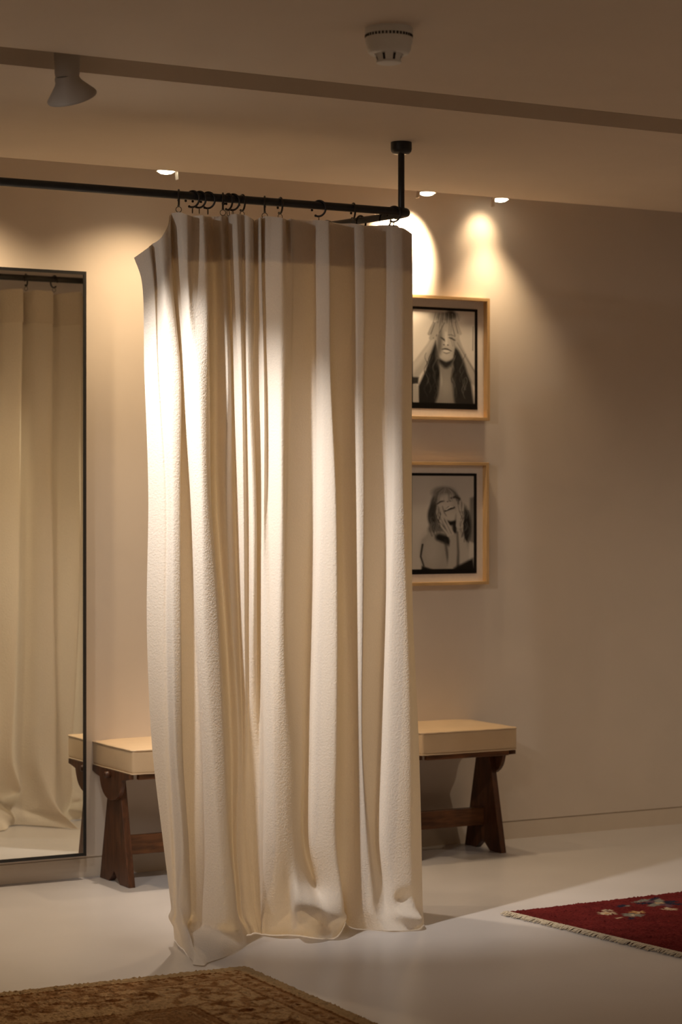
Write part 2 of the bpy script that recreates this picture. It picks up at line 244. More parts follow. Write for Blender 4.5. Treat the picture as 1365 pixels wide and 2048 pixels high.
 [(2.854,-1.198,0.004), (2.821,-1.310,0.004), (2.813,-1.348,0.004), (2.797,-1.399,0.004), (2.759,-1.517,0.004), (2.749,-1.567,0.004), (2.771,-1.572,0.004), (2.825,-1.538,0.004), (2.871,-1.506,0.004), (2.927,-1.463,0.004), (3.010,-1.382,0.004), (3.053,-1.300,0.004), (3.089,-1.239,0.004), (3.099,-1.244,0.004), (3.111,-1.233,0.004), (3.120,-1.229,0.004), (3.123,-1.231,0.004), (3.126,-1.232,0.004), (3.129,-1.234,0.004), (3.128,-1.242,0.004), (3.129,-1.243,0.004), (3.130,-1.244,0.004), (3.125,-1.259,0.004), (3.133,-1.263,0.004), (3.140,-1.276,0.004), (3.160,-1.288,0.004), (3.195,-1.298,0.004), (3.209,-1.315,0.004), (3.222,-1.331,0.004), (3.241,-1.378,0.004), (3.265,-1.409,0.004), (3.289,-1.423,0.004), (3.443,-1.231,0.004), (3.473,-1.180,0.004), (3.433,-1.264,0.004), (3.430,-1.319,0.004), (3.454,-1.351,0.004), (3.480,-1.384,0.004), (3.496,-1.402,0.004), (3.524,-1.418,0.004), (3.551,-1.433,0.004), (3.596,-1.430,0.004), (3.632,-1.394,0.004), (3.661,-1.353,0.004), (3.651,-1.304,0.004), (3.694,-1.241,0.004), (3.599,-1.214,0.004), (3.674,-1.143,0.004), (3.579,-1.116,0.004), (3.633,-1.051,0.004)],
]

def smooth_open(seq, sub):
    """centripetal-ish Catmull-Rom through the points, sub steps per span"""
    P = np.array(seq, float); out = []
    n = len(P)
    for i in range(n - 1):
        p1, p2 = P[i], P[i + 1]
        p0 = P[i - 1] if i else 2 * p1 - p2
        p3 = P[i + 2] if i + 2 < n else 2 * p2 - p1
        d1 = max(np.linalg.norm(p1 - p0), 1e-6) ** .5; d2 = max(np.linalg.norm(p2 - p1), 1e-6) ** .5; d3 = max(np.linalg.norm(p3 - p2), 1e-6) ** .5
        m1 = (p1 - p0) / d1 - (p2 - p0) / (d1 + d2) + (p2 - p1) / d2
        m2 = (p2 - p1) / d2 - (p3 - p1) / (d2 + d3) + (p3 - p2) / d3
        m1 *= d2 * .92; m2 *= d2 * .92
        for k in range(sub):
            t = k / sub; t2 = t * t; t3 = t2 * t
            out.append((2 * t3 - 3 * t2 + 1) * p1 + (t3 - 2 * t2 + t) * m1 + (-2 * t3 + 3 * t2) * p2 + (t3 - t2) * m2)
    out.append(P[-1]); return np.array(out)

def net_surface():
    A = np.array(CURTAIN_NET)                       # rows x cols x 3
    rows, cols, _ = A.shape
    D = np.array([smooth_open(A[:, j], 1) if False else smooth_open(A[:, j], 12) for j in range(cols)])   # cols x R x 3
    R = D.shape[1]
    G = np.array([smooth_open(D[:, i], 6) for i in range(R)])   # R x Cc x 3
    return G
G = net_surface()
NR, NC = G.shape[:2]
rng = np.random.default_rng(3)
# slow ripple so that folds are not ruled surfaces
for i in range(NR):
    z = G[i, :, 2]
    k = np.arange(NC) / NC
    G[i, :, 1] += .0035 * np.sin(k * 70 + z * 3.1) * np.clip((2.2 - z) * 2, 0, 1) + .003 * np.sin(k * 31 - z * 5.3)
    G[i, :, 0] += .0025 * np.sin(k * 43 + z * 4.2)
# cloth pooling on the floor: rolls and dents near the hem
def lump(cx, cz, rx, rz, dy, dz=0):
    global G
    w = np.exp(-((G[:, :, 0] - cx) / rx) ** 2 - ((G[:, :, 2] - cz) / rz) ** 2)
    front = (G[:, :, 1] < -1.25)
    w = w * front
    G[:, :, 1] += dy * w; G[:, :, 2] += dz * w
def ridge(a, b, w, dy, dz=0):
    (x0, z0), (x1, z1) = a, b
    X, Z = G[:, :, 0], G[:, :, 2]
    L2 = (x1 - x0) ** 2 + (z1 - z0) ** 2
    t = np.clip(((X - x0) * (x1 - x0) + (Z - z0) * (z1 - z0)) / L2, 0, 1)
    d2 = (X - x0 - t * (x1 - x0)) ** 2 + (Z - z0 - t * (z1 - z0)) ** 2
    g = np.exp(-d2 / w ** 2) * (G[:, :, 1] < -1.27)
    G[:, :, 1] += dy * g; G[:, :, 2] += dz * g

ridge((2.755, .125), (2.765, .006), .016, -.022)
ridge((2.80, .088), (2.97, .045), .022, .028)
lump(3.555, .095, .030, .028, .028)
ridge((3.530, .050), (3.605, .030), .017, -.026, .004)

G[:, :, 2] = np.maximum(G[:, :, 2], .003)
verts = [tuple(p) for p in G.reshape(-1, 3)]
def grid_faces(nr, nc):
    return [(i * nc + j, i * nc + j + 1, (i + 1) * nc + j + 1, (i + 1) * nc + j) for i in range(nr - 1) for j in range(nc - 1)]
curtain = thing('curtain', 'cream wool curtain hanging in deep pleats from the black rail to the floor', 'curtain', (3.25, -1.32, 0))
def child_mesh(name, vs, fs, m, parent, loc):
    me = bpy.data.meshes.new(name); me.from_pydata([(x - loc[0], y - loc[1], z - loc[2]) for x, y, z in vs], [], fs); me.update()
    return link(name, me, m, parent, smooth=True)
CL = (3.25, -1.32, 0)
child_mesh('curtain_panel', verts, grid_faces(NR, NC), M_curtain, curtain, CL)
# double band of cloth sewn behind the top edge
HB = 9
band = []
for i in range(HB):
    for j in range(NC):
        j0, j1 = max(j - 1, 0), min(j + 1, NC - 1)
        t = G[i, j1] - G[i, j0]; n = np.array([-t[1], t[0], 0]); ln = np.linalg.norm(n); n = n / ln if ln > 1e-6 else np.array([0, 1, 0])
        top = G[0, j]; f = i / (HB - 1)
        zt = top[2] - .003 - f * .135
        # point on the panel column at that height
        zs = G[:, j, 2]; kk = int(np.argmin(np.abs(zs[:40] - zt)))
        p = G[kk, j] + n * .004
        band.append((p[0], p[1], zt))
child_mesh('heading_band', band, grid_faces(HB, NC), M_tape, curtain, CL)

# ------------------------------------------------------------------ curtain rail
rail = thing('curtain_rail', 'black curtain rail hung from the ceiling by a short post, above the cream curtain', 'curtain rail', (3.597, -1.32, ZC))
def loc(p, o): return (p[0] - o[0], p[1] - o[1], p[2] - o[2])
RO = (3.597, -1.32, ZC); RZ = 2.283; RR = .0127
dx, dy = -.20, .98
bm = bmesh.new()
pts = [(-1.0, -1.32, RZ), (1.0, -1.32, RZ), (2.5, -1.32, RZ), (3.3, -1.32, RZ), (3.590, -1.32, RZ)]
bend = [(3.605, -1.319, RZ), (3.617, -1.313, RZ), (3.625, -1.302, RZ), (3.627, -1.288, RZ), (3.624, -1.272, RZ - .001), (3.617, -1.25, RZ - .002)]
ret = [(3.617 + dx * L, -1.25 + dy * L, RZ - .002) for L in (.1, .4, .8, 1.245)]
tube(bm, [loc(p, RO) for p in pts], RR, 16); obj('long_rail', bm, M_black, rail, smooth=True, autosmooth=60)
bm = bmesh.new(); tube(bm, [loc(p, RO) for p in [pts[-1]] + bend], RR * 1.12, 16); obj('corner_bend', bm, M_black, rail, smooth=True, autosmooth=60)
bm = bmesh.new(); tube(bm, [loc(p, RO) for p in [bend[-1]] + ret], RR * .9, 16); obj('return_rail', bm, M_black, rail, smooth=True, autosmooth=60)
bm = bmesh.new(); tube(bm, [(0, 0, -.02), (0, 0, RZ - ZC)], .0105, 16); obj('support_post', bm, M_black, rail, smooth=True, autosmooth=60)
bm = bmesh.new(); lathe(bm, [(.034, 0), (.034, -.022), (.032, -.030), (.026, -.036), (.013, -.038)], 32); obj('ceiling_cap', bm, M_black, rail, smooth=True, autosmooth=50)
bm = bmesh.new()
e = ret[-1]; rot = Matrix.Translation(loc(e, RO)) @ Matrix.Rotation(math.radians(11.5), 4, 'Z') @ Matrix.Rotation(-PI / 2, 4, 'X')
lathe(bm, [(.026, .0), (.026, .010), (.016, .016)], 28, rot); obj('wall_plate', bm, M_black, rail, smooth=True, autosmooth=50)

# curtain rings: an open C hook over the rail with a small wire eyelet
def ring_bms(openrot):
    b1 = bmesh.new(); pts = []
    R_ = .0245
    for k in range(31):
        a = math.radians(-8 + 306 * k / 30)      # gap at lower left
        pts.append((0, R_ * math.cos(a), R_ * math.sin(a)))
    tube(b1, pts, .0032, 8)
    for s in (pts[0], pts[-1]):
        bmesh.ops.create_uvsphere(b1, u_segments=8, v_segments=6, radius=.0042, matrix=Matrix.Translation(s))
    b2 = bmesh.new()
    tube(b2, [(.0085 * math.cos(2 * PI * k / 20), 0, -.0345 + .0085 * math.sin(2 * PI * k / 20)) for k in range(20)], .0012, 6, closed=True)
    return b1, b2
b1, b2 = ring_bms(0)
me_hook = bpy.data.meshes.new('hook'); bmesh.ops.recalc_face_normals(b1, faces=b1.faces); b1.to_mesh(me_hook); b1.free(); me_hook.materials.append(M_ring)
me_eye = bpy.data.meshes.new('eyelet'); bmesh.ops.recalc_face_normals(b2, faces=b2.faces); b2.to_mesh(me_eye); b2.free(); me_eye.materials.append(M_eye)
for me in (me_hook, me_eye):
    for p in me.polygons: p.use_smooth = True
def ring(x, y, z, rz, erz, label):
    t = thing('curtain_ring', label, 'curtain ring', (x, y, z), rz, 'black rings along the curtain rail')
    o = bpy.data.objects.new('hook', me_hook); COL.objects.link(o); o.parent = t
    e = bpy.data.objects.new('eyelet', me_eye); COL.objects.link(e); e.parent = t; e.rotation_euler = (0, 0, erz)
# rz: turn of the ring about the vertical (0 = square across the rail)
RZC = RZ - .0095
RINGS = [
 (2.812, -24, 5, 'black curtain ring furthest left on the rail, seen edge-on above the first pleat'),
 (2.858, 32, 40, 'black curtain ring left of the overlapping pair, showing the lower half of its hoop'),
 (2.881, 30, 30, 'black curtain ring behind the wide open one, third ring from the left'),
 (2.910, 36, 20, 'wide black curtain ring open at the left, fourth ring from the left'),
 (2.961, -26, 0, 'thin edge-on black curtain ring leading the bunch over the gathered pleats'),
 (2.979, 6, 30, 'narrow black curtain ring inside the bunch, just right of the thin edge-on one'),
 (2.995, 30, 20, 'round black curtain ring at the centre of the bunch over the gathered pleats'),
 (3.027, -6, 20, 'oval black curtain ring at the right end of the bunch over the gathered pleats'),
 (3.105, -28, 0, 'edge-on black curtain ring alone above the twin pinched pleats'),
 (3.159, -10, 20, 'slanted black curtain ring just right of the lone edge-on ring'),
 (3.296, 34, 30, 'black curtain ring with its hoop open to the left over the wide flat panel'),
 (3.420, -14, 0, 'slanted black curtain ring above the second pleat from the right'),
 (3.569, 30, 20, 'black curtain ring on the rail end beside the support post'),
]
for x, a, ea, lb in RINGS:
    ring(x, -1.32, RZC, math.radians(a), math.radians(ea), lb)
for L, a, lb in ((.05, 0, 'black curtain ring on the return rail next to the corner'), (.17, 10, 'black curtain ring second from the corner on the return rail'), (.34, -8, 'black curtain ring half hidden by the curtain top on the return rail')):
    ring(3.617 + dx * L, -1.25 + dy * L, RZC - .002, math.radians(101.5 + a), 0, lb)

# ------------------------------------------------------------------ mirror
MX0, MX1, MZ0, MZ1, MY = 2.30, 3.037, .086, 2.179, -.055
mir = thing('wall_mirror', 'tall rectangular mirror in a thin black frame on the wall, reflecting the curtain', 'mirror', (MX0, 0, MZ0))
bm = bmesh.new(); fw = .011
W_, H_ = MX1 - MX0, MZ1 - MZ0
box(bm, 0, fw, MY, 0, 0, H_); box(bm, W_ - fw, W_, MY, 0, 0, H_)
box(bm, fw, W_ - fw, MY, 0, 0, fw); box(bm, fw, W_ - fw, MY, 0, H_ - fw, H_)
obj('mirror_frame', bm, M_black, mir)
bm = bmesh.new(); box(bm, fw, W_ - fw, MY + .003, -.004, fw, H_ - fw); obj('mirror_glass', bm, M_mirror, mir)

# ------------------------------------------------------------------ framed photographs
def sm(d, w): return np.clip(.5 - d / w, 0, 1)
class Paint:
    def __init__(s, X, Y, base):
        s.X, s.Y = X, Y; s.T = np.full(X.shape, float(base))
    def put(s, mask, tone): s.T = s.T * (1 - mask) + tone * mask
    def ell(s, cx, cy, rx, ry, tone, soft=12, rot=0, op=1):
        c, n = math.cos(rot), math.sin(rot)
        u = (s.X - cx) * c + (s.Y - cy) * n; v = -(s.X - cx) * n + (s.Y - cy) * c
        d = (np.sqrt((u / rx) ** 2 + (v / ry) ** 2) - 1) * min(rx, ry)
        s.put(sm(d, soft) * op, tone)
    def cap(s, pts, tone, soft=12, op=1):
        """tapered stroke through (x, y, r) points"""
        best = np.full(s.X.shape, 1e9)
        for (x0, y0, r0), (x1, y1, r1) in zip(pts, pts[1:]):
            L2 = (x1 - x0) ** 2 + (y1 - y0) ** 2 + 1e-9
            t = np.clip(((s.X - x0) * (x1 - x0) + (s.Y - y0) * (y1 - y0)) / L2, 0, 1)
            d = np.hypot(s.X - x0 - t * (x1 - x0), s.Y - y0 - t * (y1 - y0)) - (r0 + t * (r1 - r0))
            best = np.minimum(best, d)
        s.put(sm(best, soft) * op, tone)
    def poly(s, pts, tone, soft=12, op=1):
        inside = np.zeros(s.X.shape, bool); best = np.full(s.X.shape, 1e9)
        n = len(pts)
        for i in range(n):
            x0, y0 = pts[i]; x1, y1 = pts[(i + 1) % n]
            cond = ((y0 > s.Y) != (y1 > s.Y)) & (s.X < (x1 - x0) * (s.Y - y0) / ((y1 - y0) if y1 != y0 else 1e-9) + x0)
            inside ^= cond
            L2 = (x1 - x0) ** 2 + (y1 - y0) ** 2 + 1e-9
            t = np.clip(((s.X - x0) * (x1 - x0) + (s.Y - y0) * (y1 - y0)) / L2, 0, 1)
            best = np.minimum(best, np.hypot(s.X - x0 - t * (x1 - x0), s.Y - y0 - t * (y1 - y0)))
        d = np.where(inside, -best, best)
        s.put(sm(d, soft) * op, tone)

def print_hands_up(U, V):
    # picture space: 0..1060 across, 0..1700 down
    p = Paint(U, V, .62)
    p.ell(250, 500, 330, 520, .70, 300)
    p.cap([(-60, 1240, 130), (160, 960, 100), (330, 640, 62), (400, 470, 52)], .40, 30)      # raised arm, left
    p.cap([(-60, 1160, 60), (170, 860, 46), (345, 560, 24)], .62, 60, .6)
    p.cap([(1040, 1220, 80), (900, 960, 66), (770, 660, 52), (700, 440, 46)], .42, 28)        # raised arm, right
    p.cap([(1050, 1120, 16), (830, 740, 10), (740, 580, 8)], .22, 18, .6)
    p.poly([(400, 560), (330, 760), (240, 1060), (130, 1330), (130, 1620), (470, 1620), (480, 1000), (450, 740)], .035, 40)   # hair, left
    p.poly([(690, 620), (770, 720), (850, 900), (900, 1080), (960, 1240), (1010, 1620), (620, 1620), (610, 1160), (660, 860)], .06, 50)
    p.poly([(430, 850), (690, 850), (640, 1180), (700, 1620), (390, 1620), (500, 1260)], .28, 50)  # neck and chest
    p.ell(560, 1330, 95, 190, .33, 120)
    p.cap([(470, 890, 40), (560, 960, 52), (670, 890, 36)], .05, 60)                         # shade under the chin
    p.ell(565, 560, 145, 330, .36, 26)                                                      # face
    p.ell(590, 470, 70, 230, .52, 110); p.ell(560, 800, 90, 70, .48, 80)
    p.ell(455, 640, 40, 220, .20, 60, .1)
    p.cap([(480, 500, 10), (530, 535, 14), (545, 560, 6)], .10, 18)                         # eyes and brows
    p.cap([(610, 500, 8), (650, 510, 14), (700, 540, 8)], .08, 18)
    p.cap([(600, 455, 8), (650, 450, 8), (700, 475, 4)], .22, 18)
    p.cap([(560, 420, 12), (566, 560, 15), (566, 610, 22)], .62, 30)
    p.ell(530, 622, 13, 9, .07, 12); p.ell(590, 625, 13, 9, .07, 12)
    p.cap([(500, 700, 6), (545, 688, 12), (580, 692, 12), (645, 722, 6)], .10, 14)          # mouth
    p.cap([(535, 724, 14), (570, 730, 18), (605, 730, 12)], .60, 14)
    p.cap([(525, 752, 6), (570, 768, 9), (620, 748, 6)], .22, 16)
    # hands over the brow
    for x0, y0, x1, y1, r in ((330, 520, 420, 250, 34), (380, 480, 470, 220, 30), (300, 450, 370, 260, 26), (430, 430, 520, 250, 26)):
        p.cap([(x0, y0, r), ((x0 + x1) / 2, (y0 + y1) / 2, r), (x1, y1, r * .6)], .40, 16)
        p.cap([(x0 + r, y0, 6), (x1 + r * .7, y1, 5)], .10, 10, .8)
    for x0, y0, x1, y1, r in ((740, 470, 660, 220, 34), (780, 420, 720, 230, 30)):
        p.cap([(x0, y0, r), (x1, y1, r * .6)], .46, 16); p.cap([(x0 - r, y0, 6), (x1 - r * .6, y1, 5)], .13, 10, .8)
    p.ell(540, 150, 190, 90, .26, 80); p.ell(640, 110, 80, 70, .08, 60)
    for q in range(18): p.cap([(400 + q * 20, 90 + 10 * math.sin(q), 5), (360 + q * 24, 230 + 30 * math.cos(q * 2), 5)], (.10, .40, .22)[q % 3], 12, .6)
    rr = random.Random(4)
    for k in range(46):                                                                    # strands of hair
        sx = rr.uniform(-1, 1); x = 330 + 90 * sx if k % 2 else 770 + 110 * sx; y = rr.uniform(760, 1350)
        pts = []; a = rr.uniform(0, 6)
        for q in range(6):
            pts.append((x + 26 * math.sin(a + q * .9), y + q * 42, 5))
        p.cap(pts, rr.choice([.02, .03, .13, .19, .24 if k % 2 == 0 else .10]), 12, .75)
    for x in (470, 500, 650, 620): p.cap([(x, 200, 6), (x - 15, 420, 8), (x - 30 if x < 560 else x + 50, 640, 5)], .22, 18, .6)
    p.poly([(0, 1180), (140, 1180), (130, 1290), (0, 1300)], .07, 30)
    p.poly([(-40, 1310), (110, 1300), (140, 1640), (-40, 1640)], .40, 20)
    p.cap([(990, 300, 5), (985, 700, 6)], .20, 12)
    # black film border
    b = np.minimum.reduce([U, 1060 - U, V - 0, 1700 - V])
    p.put(sm(b - 46, 8), .006)
    p.put(sm(1600 - V, 10), .006)
    return p.T

def print_laughing(U, V):
    p = Paint(U, V, .50)
    p.ell(200, 600, 260, 600, .56, 300)
    p.poly([(950, 420), (1040, 380), (1040, 1200), (930, 1150)], .25, 40)
    # hair mass
    p.ell(575, 560, 250, 300, .17, 36)
    p.ell(820, 900, 150, 360, .05, 50); p.ell(390, 720, 105, 210, .10, 40)
    p.ell(440, 960, 150, 150, .20, 50); p.ell(540, 330, 190, 110, .28, 50)
    p.poly([(310, 1000), (200, 1120), (170, 1330), (200, 1640), (900, 1640), (940, 1200), (760, 1020), (520, 980)], .34, 40)  # shoulders
    p.ell(330, 1280, 140, 260, .40, 140)
    p.cap([(470, 1080, 60), (600, 1130, 70), (660, 1190, 50)], .035, 60)
    p.cap([(560, 1130, 12), (600, 1400, 16), (640, 1640, 20)], .08, 40, .8)
    p.ell(590, 610, 165, 260, .44, 40, .25)                                              # face thrown back
    p.ell(560, 480, 110, 110, .52, 90); p.ell(640, 760, 90, 90, .46, 70)
    p.cap([(440, 520, 8), (490, 480, 12), (545, 470, 8)], .08, 16)
    p.cap([(660, 420, 14), (720, 400, 18), (790, 430, 12)], .10, 24)
    p.cap([(575, 470, 10), (620, 540, 16)], .54, 24); p.ell(600, 480, 12, 8, .08, 12); p.ell(640, 470, 12, 8, .08, 12)
    p.cap([(560, 640, 12), (630, 590, 32), (700, 580, 18)], .07, 18)                       # open laughing mouth
    p.cap([(575, 618, 8), (640, 570, 14), (690, 568, 6)], .62, 12)
    p.cap([(520, 560, 6), (545, 660, 8), (580, 720, 6)], .20, 18); p.cap([(740, 500, 6), (735, 620, 8)], .22, 18)
    p.cap([(560, 810, 26), (640, 850, 38), (720, 830, 30)], .025, 40)
    # forearms and hands held to the cheeks
    p.cap([(860, 1640, 95), (840, 1320, 85), (800, 1060, 58), (790, 860, 48)], .42, 30)
    p.cap([(790, 880, 58), (800, 720, 62), (760, 560, 34)], .46, 26)
    for x0, y0, x1, y1, r in ((830, 720, 850, 520, 24), (800, 680, 800, 480, 24), (765, 660, 740, 490, 22)):
        p.cap([(x0, y0, r), (x1, y1, r * .7)], .46, 16); p.cap([(x0 + r, y0, 5), (x1 + r * .7, y1, 4)], .16, 12, .8)
    p.cap([(680, 1640, 90), (700, 1330, 78), (690, 1130, 56), (640, 1010, 46)], .38, 30)
    for x0, y0, x1, y1, r in ((640, 1030, 500, 740, 26), (680, 1020, 560, 760, 22), (610, 1050, 470, 850, 22)):
        p.cap([(x0, y0, r), (x1, y1, r * .7)], .44, 16); p.cap([(x0 - r, y0, 5), (x1 - r * .7, y1, 4)], .12, 12, .7)
    p.cap([(755, 1000, 10), (770, 1350, 14), (760, 1640, 22)], .06, 40, .8)
    p.cap([(210, 1200, 14), (180, 1400, 12), (230, 1560, 10)], .06, 18)
    p.poly([(200, 1560), (420, 1640), (180, 1680)], .02, 30); p.poly([(700, 1600), (1000, 1440), (1040, 1690), (700, 1690)], .02, 50)
    rr = random.Random(9)
    for k in range(46):
        x, y = (rr.uniform(330, 480), rr.uniform(560, 950)) if k % 2 else (rr.uniform(800, 930), rr.uniform(520, 1050))
        a = rr.uniform(0, 6); pts = [(x + 20 * math.sin(a + q * .8), y + q * 34, 5) for q in range(5)]
        p.cap(pts, rr.choice([.03, .07, .16, .22]), 12, .7)
    for k in range(14):
        a = rr.uniform(-.9, .9); x = 580 + 220 * math.sin(a)
        p.cap([(580 + 60 * a, 250, 5), (x, 330, 6), (580 + 260 * math.sin(a), 470, 5)], rr.choice([.12, .2, .40]), 14, .6)
    b = np.minimum.reduce([U, 1060 - U, V, 1700 - V])
    p.put(sm(b - 46, 8), .006)
    p.put(sm(1615 - V, 10), .006)
    return p.T

M_print = vcol_mat('silver_print', .55, .12)
def tone_grid(name, x0, x1, z0, z1, step, fn, m, parent):
    nx, nz = int((x1 - x0) / step) + 1, int((z1 - z0) / step) + 1
    xs, zs = np.linspace(x0, x1, nx), np.linspace(z1, z0, nz)
    XX, ZZ = np.meshgrid(xs, zs)
    U = 1060 * (XX - x0) / (x1 - x0); V = 1700 * (z1 - ZZ) / (z1 - z0)
    T = fn(U, V)
    T = T * np.interp(T, [0, .12, .35, 1], [.35, .6, 1.08, 1.25])
    T = np.clip(T + np.random.default_rng(1).normal(0, .004, T.shape), .004, 1)
    me = bpy.data.meshes.new(name)
    me.from_pydata(list(zip(XX.ravel(), np.zeros(XX.size), ZZ.ravel())), [], grid_faces(nz, nx))
    ca = me.color_attributes.new('tone', 'FLOAT_COLOR', 'POINT')
    c = np.stack([T * 1.02, T * .96, T * .90, np.ones_like(T)], -1).reshape(-1)
    ca.data.foreach_set('color', c.astype('f')); me.update()
    return link(name, me, m, parent)

def framed_print(label, x0, x1, z0, z1, fn, dep=.040):
    t = thing('framed_photograph', label, 'picture', ((x0 + x1) / 2, 0, z0), 0, 'framed black and white photographs on the wall')
    w, h = (x1 - x0) / 2, z1 - z0; f = .0125
    for xa in (-w, w - f):
        bm = bmesh.new(); box(bm, xa, xa + f, -dep, 0, 0, h, .0008, 1); obj('frame_stile', bm, M_oak, t)
    for za in (0, h - f):
        bm = bmesh.new(); box(bm, -w + f, w - f, -dep, 0, za, za + f, .0008, 1); obj('frame_rail', bm, M_oakh, t)
    bm = bmesh.new(); box(bm, -w + f, w - f, -.012, -.004, f, h - f); obj('mat_board', bm, M_mat, t)
    m_ = .0295
    pr = tone_grid('photo_print', -w + f + m_, w - f - m_, f + .031, h - f - .031, .0016, fn, M_print, t); pr.location = (0, -.0135, 0)
    bm = bmesh.new(); quad(bm, (-w + f, -dep + .006, f), (w - f, -dep + .006, f), (w - f, -dep + .006, h - f), (-w + f, -dep + .006, h - f)); obj('glazing', bm, M_glaze, t)
framed_print('upper oak-framed photograph, a long-haired person with both hands at the forehead', 4.372, 4.770, 1.677, 2.163, print_hands_up)
framed_print('lower oak-framed photograph, a laughing person holding both cheeks', 4.368, 4.766, 1.027, 1.511, print_laughing)

# ------------------------------------------------------------------ stools
def stool(x0, y0, label):
    W, D = .428, .383
    t = thing('stool', label, 'stool', (x0, y0, 0), 0, 'leather topped stools against the wall')
    # cushion: soft box, slightly domed
    bm = bmesh.new(); box(bm, 0, W, 0, D, .404, .489, .010, 3)
    bmesh.ops.subdivide_edges(bm, edges=[e for e in bm.edges if e.calc_length() > .05], cuts=7, use_grid_fill=True)
    for v in bm.verts:
        u, w = (v.co.x / W - .5) * 2, (v.co.y / D - .5) * 2
        if v.co.z > .47: v.co.z += .010 * (1 - u ** 4) * (1 - w ** 4)
        b = 1 - ((v.co.z - .446) / .043) ** 2
        if b > 0:
            if abs(u) > .95: v.co.x += math.copysign(.003 * b * (1 - w * w), u)
            if abs(w) > .95: v.co.y += math.copysign(.003 * b * (1 - u * u), w)
    cu = obj('cushion', bm, M_leather, t, smooth=True, autosmooth=50)
    for nm, z, r in (('piping', .487, .0032), ('piping', .406, .0026)):
        bm = bmesh.new(); c = .016; pts = []
        for cx, cy, a0 in ((W - c, D - c, 0), (c, D - c, 90), (c, c, 180), (W - c, c, 270)):
            for k in range(5):
                a = math.radians(a0 + 90 * k / 4); pts.append((cx + (c + .001) * math.cos(a), cy + (c + .001) * math.sin(a), z))
        dense = []
        for i, p in enumerate(pts):
            q = pts[(i + 1) % len(pts)]; L = math.dist(p, q); n = max(1, int(L / .03))
            for k in range(n): dense.append(tuple(p[j] + (q[j] - p[j]) * k / n for j in range(3)))
        dense = [(x + random.uniform(-.0006, .0006), y + random.uniform(-.0006, .0006), zz + random.uniform(-.0007, .0007)) for x, y, zz in dense]
        tube(bm, dense, r, 8, closed=True); obj(nm, bm, M_pipe, cu, smooth=True)
    # apron rails under the cushion
    for y in (.012, D - .034):
        bm = bmesh.new(); box(bm, .030, W - .030, y, y + .022, .383, .4035, .002); obj('seat_rail', bm, M_teakh, t)
    bm = bmesh.new(); box(bm, .05, W - .05, .034, D - .034, .392, .4035); obj('seat_board', bm, M_teakh, t)
    # end brackets: winged half-round plates
    def bracket(x_a, x_b):
        yc = .185; o = []
        o += [(.016, .4035), (.016, .386), (.085, .377)]
        for k in range(13):
            a = math.radians(180 + 180 * k / 12); o.append((yc + .098 * math.cos(a), .372 + .078 * math.sin(a)))
        o += [(.325, .377), (D - .012, .388), (D - .012, .4035)]
        bm = bmesh.new(); prism(bm, o, 'x', x_a, x_b, .002); obj('bracket', bm, M_teak, t)
    bracket(-.004, .012); bracket(W - .012, W + .004)
    # splayed plank legs with a notch at the foot
    for s in (0, 1):
        xa, xb = (.012, .038) if s == 0 else (W - .036, W - .010)
        yc = .190
        o = [(yc - .043, .3835), (yc - .130, 0), (yc - .050, 0), (yc - .016, .026), (yc, .046), (yc + .016, .026), (yc + .050, 0), (yc + .130, 0), (yc + .043, .3835)]
        bm = bmesh.new(); prism(bm, o, 'x', xa, xb, .0025); obj('leg', bm, M_teak, t)
        xo = -.012 if s == 0 else W + .012
        bm = bmesh.new()
        rot = Matrix.Translation((xo, yc - .0, .388)) @ Matrix.Rotation((-1 if s == 0 else 1) * PI / 2, 4, 'Y') if False else Matrix.Translation((xo, yc, .386)) @ Matrix.Rotation(PI / 2, 4, 'Y')
        lathe(bm, [(.008, -.014), (.0115, -.011), (.0125, 0), (.0115, .011), (.008, .014)], 20, rot); obj('dowel_peg', bm, M_teak, t, smooth=True, autosmooth=45)
    bm = bmesh.new(); box(bm, .038, W - .036, .178, .202, .096, .165, .002); obj('stretcher', bm, M_teakh, t)
stool(3.087, -.350, 'cream leather stool on dark wooden plank legs, standing beside the mirror')
stool(4.268, -.345, 'cream leather stool on dark wooden plank legs, standing under the two framed photographs')

# ------------------------------------------------------------------ smoke detector
sd = thing('smoke_detector', 'round white smoke detector on the ceiling', 'smoke detector', (2.706, -2.757, ZC))
bm = bmesh.new(); lathe(bm, [(.058, 0), (.0585, -.012), (.058, -.0165), (.0565, -.0170), (.0565, -.0235), (.058, -.024), (.0575, -.036), (.0555, -.040), (.054, -.052), (.050, -.060), (.047, -.063), (.038, -.064)], 56); obj('detector_base', bm, M_white, sd, smooth=True, autosmooth=40)
bm = bmesh.new()
for k in range(40):
    a = 2 * PI * k / 40
    r = bmesh.ops.create_cube(bm, size=1, matrix=Matrix.Rotation(a, 4, 'Z') @ Matrix.Translation((.0570, 0, -.0203)) @ Matrix.Diagonal((.0030, .0042, .0062, 1)))
obj('vent_slots', bm, M_slotdark, sd)
bm = bmesh.new(); lathe(bm, [(.030, -.060), (.028, -.076), (.0265, -.082)], 40); obj('sensor_core', bm, M_slotdark, sd, smooth=True, autosmooth=40)
bm = bmesh.new()
for k in range(8):
    a = 2 * PI * (k + .35) / 8; da = .30
    def pt(r, aa, z): return (r * math.cos(aa), r * math.sin(aa), z)
    ring_ = []
    for r, z in ((.038, -.062), (.033, -.070), (.0295, -.083)):
        ring_.append([bm.verts.new(pt(r, a - da + 2 * da * q / 6, z)) for q in range(7)])
    for A_, B_ in zip(ring_, ring_[1:]):
        for q in range(6): bm.faces.new([A_[q], A_[q + 1], B_[q + 1], B_[q]])
fins = obj('sensor_fins', bm, M_white, sd, smooth=True)
